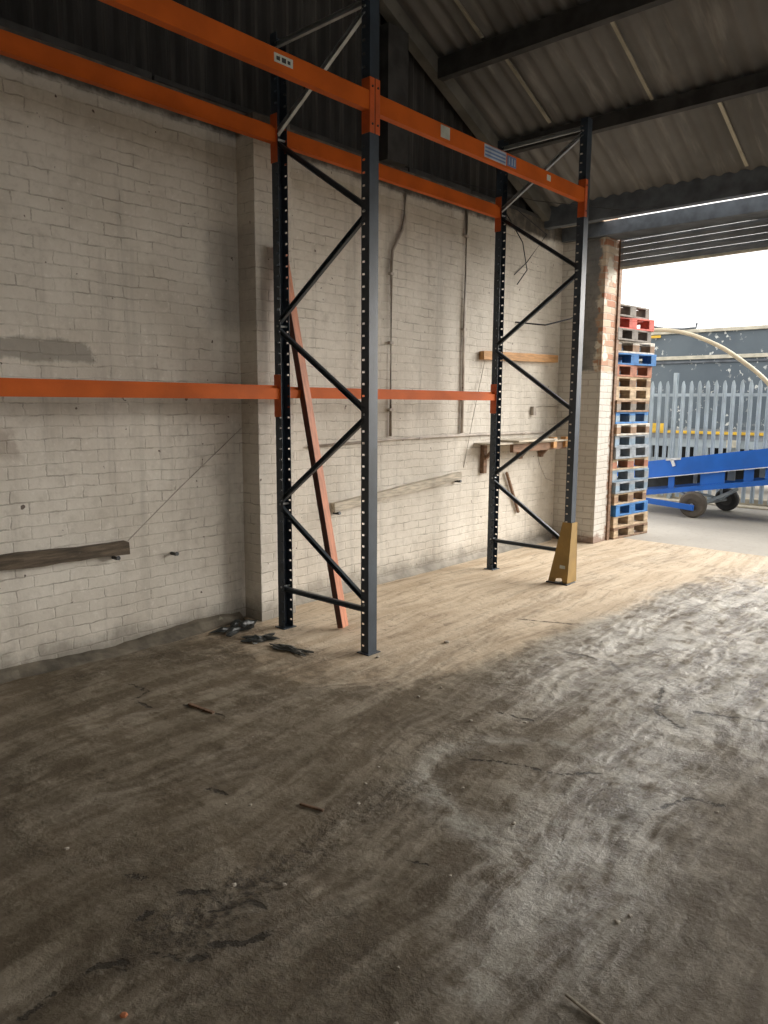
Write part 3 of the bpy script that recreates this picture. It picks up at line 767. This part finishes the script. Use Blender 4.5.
pipe('conduit', [(px, 4.15, 1.30), (px, 5.2, 1.33), (px, 6.5, 1.335), (px, 7.9, 1.33)], .012, M['pipe'], 'thin horizontal conduit across the wall below the middle orange beam', 'conduit', [(px, y, 1.33) for y in (4.9, 5.6, 6.9, 7.5)])
pipe('conduit', [(px, 3.92, 3.5), (px, 3.92, .06)], .02, M['pipe'], 'thick brown-stained vertical pipe in the corner of the brick pier', 'conduit', [(px, 3.92, z) for z in (3.2, 2.2, 1.2)])
def wire(pts, r, m, label, cat, name):
    return tag(MB().tube(pts, r, 5).build(name, m), label, cat)
wire([(WX + .08, 2.49, .75), (WX + .06, 2.9, 1.06), (WX + .01, 3.49, 1.47)], .0035, M['string'], 'thin string rising from the dark batten to the brick pier', 'string', 'string')
wire([(WX + .004, 6.34, 1.0), (WX + .03, 6.46, 1.55), (WX + .02, 6.66, 2.12)], .003, M['string'], 'thin string hanging down the wall left of the far rear upright', 'string', 'string')
wire([(WX + .004, 7.25, 2.55), (WX + .2, 7.55, 2.53), (WX + .32, 7.9, 2.62), (WX + .30, 8.22, 2.72)], .009, M['cable'], 'short black cable curving off the wall to the corner above the pine rail', 'cable', 'black_cable')
wire([(WX + .01, 7.75, 1.2), (WX + .10, 7.72, .95), (WX + .08, 7.9, .78), (WX + .01, 8.2, .72)], .004, M['string'], 'thin loop of wire hanging below the right end of the rough shelf', 'wire', 'loose_wire')
wire([(WX - .02, 5.9, 3.775), (-4.0, 6.6, 3.60), (-3.36, 7.2, 3.52), (-3.3, 7.79, 3.66)], .004, M['cable'], 'thin wire strung under the roof from the wall head towards the doorway', 'wire', 'loose_wire')
wire([(WX - .0, 6.9, 3.735), (WX + .16, 7.1, 3.35), (WX + .1, 7.3, 3.1), (WX + .01, 7.25, 2.95)], .006, M['cable'], 'thin cable drooping from the wall head above the far rack bay', 'cable', 'black_cable')
wire([(WX - .0, 7.2, 3.735), (WX + .18, 7.55, 3.5), (WX + .03, 7.4, 3.2), (WX + .004, 7.2, 3.05)], .006, M['cable'], 'thin cable hooked between the wall head and the brickwork near the corner', 'cable', 'black_cable')
sb = thing('electrical_socket', 'small brown-stained box on the wall above the rough shelf', 'socket box', (WX, 7.66, 1.53))
MB().box((.001, -.03, 0), (.045, .03, .10), .004).build('box', M['pipe'], sb)
MB().tube([(.02, .03, .09), (.02, .2, .105), (.02, .60, .095)], .005, 6).build('lead', M['string'], sb)

# ------------------------------------------------------------------ floor debris
def crumple(name, cx, cy, w, l, hmax, m, label, rz, seed, cat='scrap'):
    rr = np.random.RandomState(seed); n = 12; o = MB(); g = []
    for i in range(n+1):
        row = []
        for j in range(n+1):
            u, v = i/n - .5, j/n - .5
            rad = 1 + .25*math.sin(5*math.atan2(v, u) + seed)
            z = .006 + hmax*abs(math.sin(7*u + seed) * math.cos(6*v + 2*seed))*(1 - 1.7*max(abs(u), abs(v)))*.9 + rr.uniform(0, hmax*.16)
            row.append(o.bm.verts.new((u*w*rad + rr.uniform(-1, 1)*w*.02, v*l*rad + rr.uniform(-1, 1)*l*.02, max(.003, z))))
        g.append(row)
    for i in range(n):
        for j in range(n): o.bm.faces.new((g[i][j], g[i+1][j], g[i+1][j+1], g[i][j+1]))
    ob = o.build(name, m); ob.location = (cx, cy, .001); ob.rotation_euler.z = rz
    md = ob.modifiers.new('t', 'SOLIDIFY'); md.thickness = .003; md.offset = 1
    return tag(ob, label, cat)
crumple('plastic_scrap', -4.38, 3.26, .18, .34, .06, M['plastic_black'], 'crumpled black sheet scrap lying in the corner at the foot of the brick pier', .35, 1)
crumple('plastic_scrap', -4.06, 3.20, .14, .22, .035, M['plastic_black'], 'flattened black scrap on the floor left of the first rear upright', -.5, 2)
crumple('plastic_scrap', -3.74, 3.20, .30, .09, .022, M['plastic_black'], 'narrow dark scrap strip on the floor in front of the first rack frame', .12, 5)
def stone(x, y, r, m, label, seed, name='stone_chip', group=None):
    rr = random.Random(seed); bm = bmesh.new(); bmesh.ops.create_icosphere(bm, subdivisions=2, radius=r)
    for v in bm.verts:
        k = 1 + rr.uniform(-.22, .22); v.co = Vector((v.co.x*k*1.2, v.co.y*k, v.co.z*.55*k))
    zmin = min(v.co.z for v in bm.verts)
    for v in bm.verts: v.co.z -= zmin
    o = MB(); o.bm = bm; ob = o.build(name, m); ob.location = (x, y, -.002); ob.rotation_euler.z = rr.uniform(0, 6)
    return tag(ob, label, 'stone', group)
stone(-4.02, 3.13, .014, M['white_paint'], 'small white chip on the black scrap by the rear upright', 3)
stone(-1.742, .885, .009, M['orange_stone'], 'small orange chip at the bottom left of the picture', 4)
stone(-3.05, 4.05, .018, M['stone'], 'pale stone chip on the dusty floor right of the front upright', 5)
stone(-3.2, 3.50, .012, M['stone'], 'tiny pale chip at the foot of the near front upright', 8)
for i in range(26):
    x = random.uniform(-2.9, -.7); y = random.uniform(1.1, 3.6)
    stone(x, y, random.uniform(.004, .009), M['stone'], 'tiny grit chip scattered on the floor in the foreground', 20 + i, 'grit_chip', 'grit chips on the foreground floor')
def flake(x0, y0, x1, y1, w, h, label, m, name):
    return tag(MB().bar((x0, y0, h*.5), (x1, y1, h*.5), w, h, bevel=min(w, h)*.25).build(name, m), label, 'splinter')
flake(-.885, 1.765, -.745, 1.735, .010, .008, 'pale wood splinter on the floor at the bottom edge of the picture', M['greywood'], 'wood_splinter')
flake(-2.205, 1.935, -2.095, 1.965, .012, .010, 'thin brown splinter lying on the floor in the left foreground', M['brownwood'], 'wood_splinter')
flake(-3.44, 2.215, -3.24, 2.235, .022, .012, 'dark flat splinter on the floor in front of the left wall', M['brownwood'], 'wood_splinter')

# ------------------------------------------------------------------ outside: pallet stack
PL, PWd = 1.2, .80
_cache = {}
def make_pallet(kind, kind2):
    """block pallet, long way along X, visible short end face at +X; 144 mm high"""
    root = thing('wooden_pallet', 'x', 'pallet')
    m, m2 = WOODS[kind], WOODS[kind2]
    def part(name, lo, hi, mm):
        MB().box(lo, hi, .003).build(name, mm, root)
    for k in range(7):
        x = -1.2 + k*(1.2 - .10)/6
        part('top_board', (x, -PWd/2, .122), (x + .10, PWd/2, .142), m)
    for y in (-PWd/2, -.0725, PWd/2 - .10):
        w = .145 if y == -.0725 else .10
        part('stringer_board', (-1.2, y, .100), (0, y + w, .122), m)
        for x in (-1.2, -.67, -.14):
            part('block', (x, y, .022), (x + .14, y + w, .100), m2)
    for x in (-1.2, -.65, -.10): part('base_board', (x, -PWd/2, 0), (x + .10, PWd/2, .022), m)
    return root
stack = [ # from the ground up: colour, block colour, description
 ('brown', 'tan', 'brown wooden pallet at the very bottom of the tall stack outside'),
 ('tan', 'tan', 'tan wooden pallet second from the ground, under the lowest blue one'),
 ('blue', 'blue', 'blue painted pallet, the lowest blue one of the tall stack'),
 ('tan', 'brown', 'tan wooden pallet resting on the lowest blue pallet'),
 ('grey', 'bluegrey', 'grey pallet below the faded blue-grey one in the lower half of the stack'),
 ('bluegrey', 'grey', 'faded blue-grey pallet in the lower half of the stack, under a tan one'),
 ('tan', 'redbrown', 'tan pallet with brown blocks between two grey pairs in the stack'),
 ('grey', 'grey', 'grey weathered pallet in the middle of the stack, lower of the middle pair'),
 ('grey', 'bluegrey', 'grey weathered pallet in the middle of the stack, upper of the middle pair'),
 ('white', 'brown', 'bleached pallet with brown blocks just under the middle blue pallet'),
 ('blue', 'bluegrey', 'blue painted pallet in the middle of the stack'),
 ('brown', 'dark', 'brown pallet resting on the middle blue pallet'),
 ('tan', 'tan', 'tan pallet above the brown one in the upper half of the stack'),
 ('tan', 'brown', 'tan pallet with brown blocks under the reddish one'),
 ('redbrown', 'redbrown', 'reddish-brown pallet just under the highest blue pallet'),
 ('blue', 'blue', 'blue painted pallet, the highest blue one, skewed out of the stack'),
 ('white', 'brown', 'bleached wood pallet above the highest blue pallet, sticking out'),
 ('dark', 'dark', 'dark weathered pallet directly under the red one'),
 ('red', 'red', 'red painted pallet second from the top of the stack'),
 ('dark', 'dark', 'grey weathered pallet topmost on the tall stack outside'),
]
z = 0
for i, (k1, k2, lab) in enumerate(stack):
    p = make_pallet(k1, k2); p['label'] = lab; p['group'] = 'pallets in the tall stack outside the doorway'
    skew = {15: -9, 16: -3, 17: 2, 18: -8, 19: 2}.get(i, random.uniform(-2.5, 2.5))
    dx = random.uniform(-.02, .02) + (.02 if i in (15, 16) else 0) - .0035*i - .02
    p.location = (-3.93 + dx, 9.08 + random.uniform(-.02, .02) + (.04 if i == 16 else 0) - .004*i, z - .002*(i == 0)*0 + 0)
    p.rotation_euler.z = R(-7 + skew)
    z += .1425
tp = MB()                                                       # curved weathered cover on the stack

# ------------------------------------------------------------------ palisade fence
FY = 13.0
fn = thing('palisade_fence', 'galvanised steel palisade fence with pointed pales across the yard', 'fence', (0, FY, 0))
def pale(x):
    o = MB(); H = 2.06; w = .034
    # W-section pale with a three-point top
    sec = [(-w, .0), (-w*.62, -.016), (-w*.25, -.004), (w*.25, -.004), (w*.62, -.016), (w, .0)]
    tops = [H - .08, H - .015, H - .0, H - .0, H - .015, H - .08]
    tops = [H - .09, H - .03, H + .0, H + .0, H - .03, H - .09]
    lo = [o.bm.verts.new((x + a, b_ - .032, .08)) for a, b_ in sec]; hi = [o.bm.verts.new((x + a, b_ - .032, t)) for (a, b_), t in zip(sec, tops)]
    lo2 = [o.bm.verts.new((x + a, b_ - .029, .08)) for a, b_ in sec]; hi2 = [o.bm.verts.new((x + a, b_ - .029, t)) for (a, b_), t in zip(sec, tops)]
    n = len(sec)
    for i in range(n-1):
        o.bm.faces.new((lo[i], lo[i+1], hi[i+1], hi[i])); o.bm.faces.new((lo2[i+1], lo2[i], hi2[i], hi2[i+1]))
        o.bm.faces.new((hi[i], hi[i+1], hi2[i+1], hi2[i])); o.bm.faces.new((lo[i+1], lo[i], lo2[i], lo2[i+1]))
    for i in (0, n-1): o.bm.faces.new((lo[i], hi[i], hi2[i], lo2[i]) if i else (hi[i], lo[i], lo2[i], hi2[i]))
    o.build('pale', M['galv_fence'], fn)
for k in range(52): pale(-7.0 + .0 + k*.1345)
for zz in (1.80, .40):
    r = MB(); r.box((-7.1, -.028, zz), (.05, -.022, zz + .05)); r.box((-7.1, -.022, zz), (.05, .02, zz + .006)); r.build('rail', M['galv_fence'], fn)
for x in (-6.46 - 1.3, -5.02, -2.27, .0):
    po = MB(); po.box((x - .03, .022, 0), (x + .03, .028, 2.2)); po.box((x - .004, .028, 0), (x + .004, .10, 2.2)); po.box((x - .03, .10, 0), (x + .03, .106, 2.2))
    po.build('post', M['galv_fence'], fn)
structure(MB().box((-9, 13.12, 0), (3, 13.3, .13), .01).build('trim_24', M['kerb']))
structure(MB().box((-9, 12.9, -.001), (3, 13.12, .03), .01).build('trim_25', M['kerb']))

# container on a trailer behind the fence
ct = thing('container_trailer', 'dark blue-grey container body with peeling white paint on a trailer behind the fence', 'container', (0, 15, 0))
cb = MB(); cb.box((-11, 0, 1.20), (2.5, 2.4, 3.04))
cb.build('body', M['container'], ct)
MB().box((-11.02, -.05, 3.035), (2.52, .05, 3.10), .006).build('top_rail', M['cream_metal'], ct)
MB().box((-11.02, -.045, 2.53), (2.52, -.001, 2.60), .006).build('rail_and_shadow', M['cream_metal'], ct)
MB().box((-11.02, -.03, 2.46), (2.52, -.001, 2.50), .004).build('rail_and_shadow', M['lintel'], ct)  # dark strip standing in for the edge shadow below the cream rail
MB().box((-11.02, -.05, 1.10), (2.52, -.001, 1.155), .004).build('yellow_strip', M['yellow'], ct)
MB().box((-11.0, .0, 1.0), (2.5, 2.4, 1.195)).build('floor_frame', M['shutter'], ct)
MB().box((-11.0, .02, .84), (2.5, .12, .999)).build('side_panel', M['galv_fence'], ct)
ch = MB()
for k in range(24): ch.box((-10.9 + k*.56, .04, .60), (-10.9 + k*.56 + .22, .12, .84))
ch.build('chassis_rib', M['galv_fence'], ct)
MB().box((-10.8, .5, .5), (2.3, 1.9, .999)).build('chassis', M['black'], ct)
MB().box((-10.9, .03, .50), (2.4, .12, .60)).build('chassis_rail', M['galv_fence'], ct)
for x in (-9.4, -8.2, .2, 1.4):
    wl = MB().lathe([(.20, -.12), (.46, -.12), (.49, -.07), (.49, .07), (.46, .12), (.20, .12)], 1, (x, .3, .49)); w = wl.build('wheel', M['rubber'], ct, smooth=False)
    MB().tube([(x, .22, .49), (x, .40, .49)], .2, 16).build('hub', M['hub'], w)
MB().box((-6.22, -.06, 1.13), (-5.86, -.051, 1.29), .003).build('yellow_plate', M['yellow'], ct)
MB().box((-6.30, -.06, 2.97), (-6.10, -.051, 3.02), .003).build('yellow_plate', M['yellow'], ct)
MB().box((-6.33, -.10, .62), (-6.20, -.051, .86), .01).build('orange_marker', M['orange_light'], ct)
MB().box((-4.72, -.06, .86), (-4.5, -.051, 1.0), .003).build('number_plate', M['cream_metal'], ct)
MB().tube([(-6.7, .02, 3.32), (-6.3, .02, 3.20), (-6.0, .02, 3.14), (-5.7, .02, 3.12), (-5.45, .02, 3.13), (-5.44, .02, 3.22)], .025, 6).build('bent_strip', M['lintel'], ct)

# bent cream pipe arching over
pts = []
ctrl = [(-5.95, 0), (-5.9, 1.4), (-5.6, 2.2), (-5.1, 2.6), (-4.445, 2.69), (-3.98, 2.635), (-3.547, 2.46), (-3.22, 2.25), (-2.859, 1.942), (-2.55, 1.5), (-2.38, .9), (-2.32, 0)]
def catmull(c, n=6):
    out = []
    for i in range(len(c)-1):
        p0, p1, p2, p3 = (np.array(c[max(0, min(len(c)-1, i+k))]) for k in (-1, 0, 1, 2))
        for k in range(n):
            t = k/n; out.append(.5*((2*p1) + (-p0+p2)*t + (2*p0-5*p1+4*p2-p3)*t*t + (-p0+3*p1-3*p2+p3)*t**3))
    out.append(np.array(c[-1])); return out
pts = [(p[0], 10.5, max(p[1], 0)) for p in catmull(ctrl)]
tag(MB().tube(pts, .028, 10).build('bent_pipe', M['cream_pipe'], smooth=True), 'long cream plastic pipe bent in an arch in front of the fence', 'pipe')

# ------------------------------------------------------------------ blue conveyor
CY = 11.3
cv = thing('belt_conveyor', 'blue wheeled belt conveyor sloping up to the right in front of the fence', 'conveyor', (-3.97, CY, 0))
ox = 3.97
def zt(x): return .783 + (x + 4.716)*.162            # top edge of the side beam
def slab(name, x0, x1, za, zb, y0, y1, m):
    """side member following the slope; za/zb functions give bottom and top"""
    o = MB(); o.prism([(x0 + ox, za(x0)), (x1 + ox, za(x1)), (x1 + ox, zb(x1)), (x0 + ox, zb(x0))], 1, y0, y1)
    return o.build(name, m, cv)
X0c, X1c = -5.25, 1.6
low = lambda x: .27 + (x + 4.716)*.165
for y0 in (0, 1.0):
    slab('side_beam', X0c, X1c, lambda x: zt(x) - .25, zt, y0, y0 + .02, M['blue'])
    slab('beam_flange', X0c, X1c, lambda x: zt(x) - .262, lambda x: zt(x) - .2505, y0 - .035, y0 + .03, M['white_paint'])
    slab('lower_chord', X0c, X1c, low, lambda x: low(x) + .075, y0 - .01, y0 + .04, M['blue'])
    for k, (xa, w) in enumerate(((-4.37, .09), (-3.90, .34), (-3.30, .13), (-3.02, .08), (-2.4, .09), (-1.8, .09), (-1.2, .09), (-.6, .09), (0, .09), (.6, .09), (1.2, .09), (-5.1, .12))):
        slab('web_post', xa, xa + w, lambda x: low(x) + .076, lambda x: zt(x) - .263, y0, y0 + .02, M['blue'])
for k in range(11):
    x = -5.0 + k*.62; z_ = zt(x) - .2
    MB().tube([(x + ox, .021, z_), (x + ox, .999, z_)], .035, 10).build('roller', M['galv'], cv)
slab('shade_plate', X0c + .02, X1c - .02, lambda x: low(x) + .076, lambda x: zt(x) - .264, .96, .99, M['belt'])  # added dark sheet, stands in for the shade under the conveyor
slab('belt', X0c + .05, X1c - .05, lambda x: zt(x) - .155, lambda x: zt(x) - .145, .06, .96, M['belt'])
for x in (-4.05, -4.12 + .28):
    pass
for x, w in ((-4.16, .045), (-4.03, .05), (-3.66, .10), (-3.22, .07), (-3.10, .06)):
    o = MB(); o.box((x + ox, .45, low(x) + .10), (x + ox + w, .50, zt(x) - .264)); o.build('idler_bracket', M['galv_fence'], cv)
# undercarriage
for yy, m, r, dx in ((-.03, M['rubber_dusty'], .195, 0), (1.08, M['rubber'], .18, .13)):
    w = MB().lathe([(.09, -.055), (r - .03, -.06), (r, -.035), (r, .035), (r - .03, .06), (.09, .055)], 1, (dx, yy, r)).build('wheel', m, cv, smooth=False)
    MB().tube([(dx, yy - .045, r), (dx, yy + .045, r)], .095, 18).build('hub', M['hub'] if yy > 0 else m, w)
    MB().tube([(dx, yy - .075, r), (dx, yy + .06, r)], .022, 8).build('axle_cap', M['galv'], w)
MB().tube([(0, .04, .19), (.13, 1.0, .18)], .022, 8).build('axle', M['galv'], cv)
for (a, b_) in (((.02, .10, .20), (-.5, .5, .36)), ((.10, .95, .20), (-.5, .5, .36)), ((.05, .3, .19), (.45, .5, .42)), ((.1, .8, .19), (.45, .5, .42))):
    MB().bar(a, b_, .03, .04).build('strut', M['galv_fence'], cv)
for y_ in (.01, 1.01):
    MB().bar((.06, y_, .20), (.06, y_, low(-3.9) - .0), .03, .03).build('leg', M['galv_fence'], cv)
MB().bar((-1.25, -.13, .245), (.05, -.13, .155), .025, .085, bevel=.003).build('drawbar', M['blue'], cv)
MB().box((-.02, -.155, .13), (.03, -.06, .19)).build('drawbar_bracket', M['blue'], cv)
# right-hand support legs standing on the ground
for y_ in (.01, 1.01):
    x = .9
    MB().box((x + ox, y_ - .02, 0), (x + ox + .06, y_ + .04, low(x) + .01)).build('leg', M['blue'], cv)
# worn pale bracket on the near side beam
cl = MB(); cl.bar((-4.42 + ox, -.012, .835), (-4.20 + ox, -.012, .862), .02, .03); cl.bar((-4.33 + ox, -.012, .84), (-4.29 + ox, -.012, .745), .02, .045, up=(1, 0, 0)); cl.build('pale_clamp', M['white_paint'], cv)

# ------------------------------------------------------------------ light
w = bpy.data.worlds.new('overcast'); S.world = w; w.use_nodes = True
nt = w.node_tree; nt.nodes.clear(); g = G(nt)
out = g.n('ShaderNodeOutputWorld'); bg = g.n('ShaderNodeBackground'); nt.links.new(bg.outputs[0], out.inputs[0])
bg.inputs[0].default_value = (1.0, .975, .94, 1); bg.inputs[1].default_value = 2.2
sl = bpy.data.lights.new('hazy_sun', 'SUN'); sl.energy = 9.0; sl.angle = R(55); sl.color = (1, .955, .89)
so = bpy.data.objects.new('hazy_sun', sl); COL.objects.link(so)
az, el = R(31), R(25)          # beyond the doorway, right of the wall's line
sd_ = Vector((math.sin(az)*math.cos(el), math.cos(az)*math.cos(el), math.sin(el)))
so.rotation_euler = sd_.to_track_quat('Z', 'Y').to_euler()

S.view_settings.view_transform = 'Standard'; S.view_settings.look = 'None'
S.view_settings.exposure = 0.0; S.view_settings.gamma = 1; S.view_settings.use_curve_mapping = False
cy = S.cycles
cy.use_denoising = True; cy.max_bounces = 8; cy.diffuse_bounces = 6; cy.glossy_bounces = 3; cy.sample_clamp_indirect = 6; cy.caustics_reflective = False; cy.caustics_refractive = False
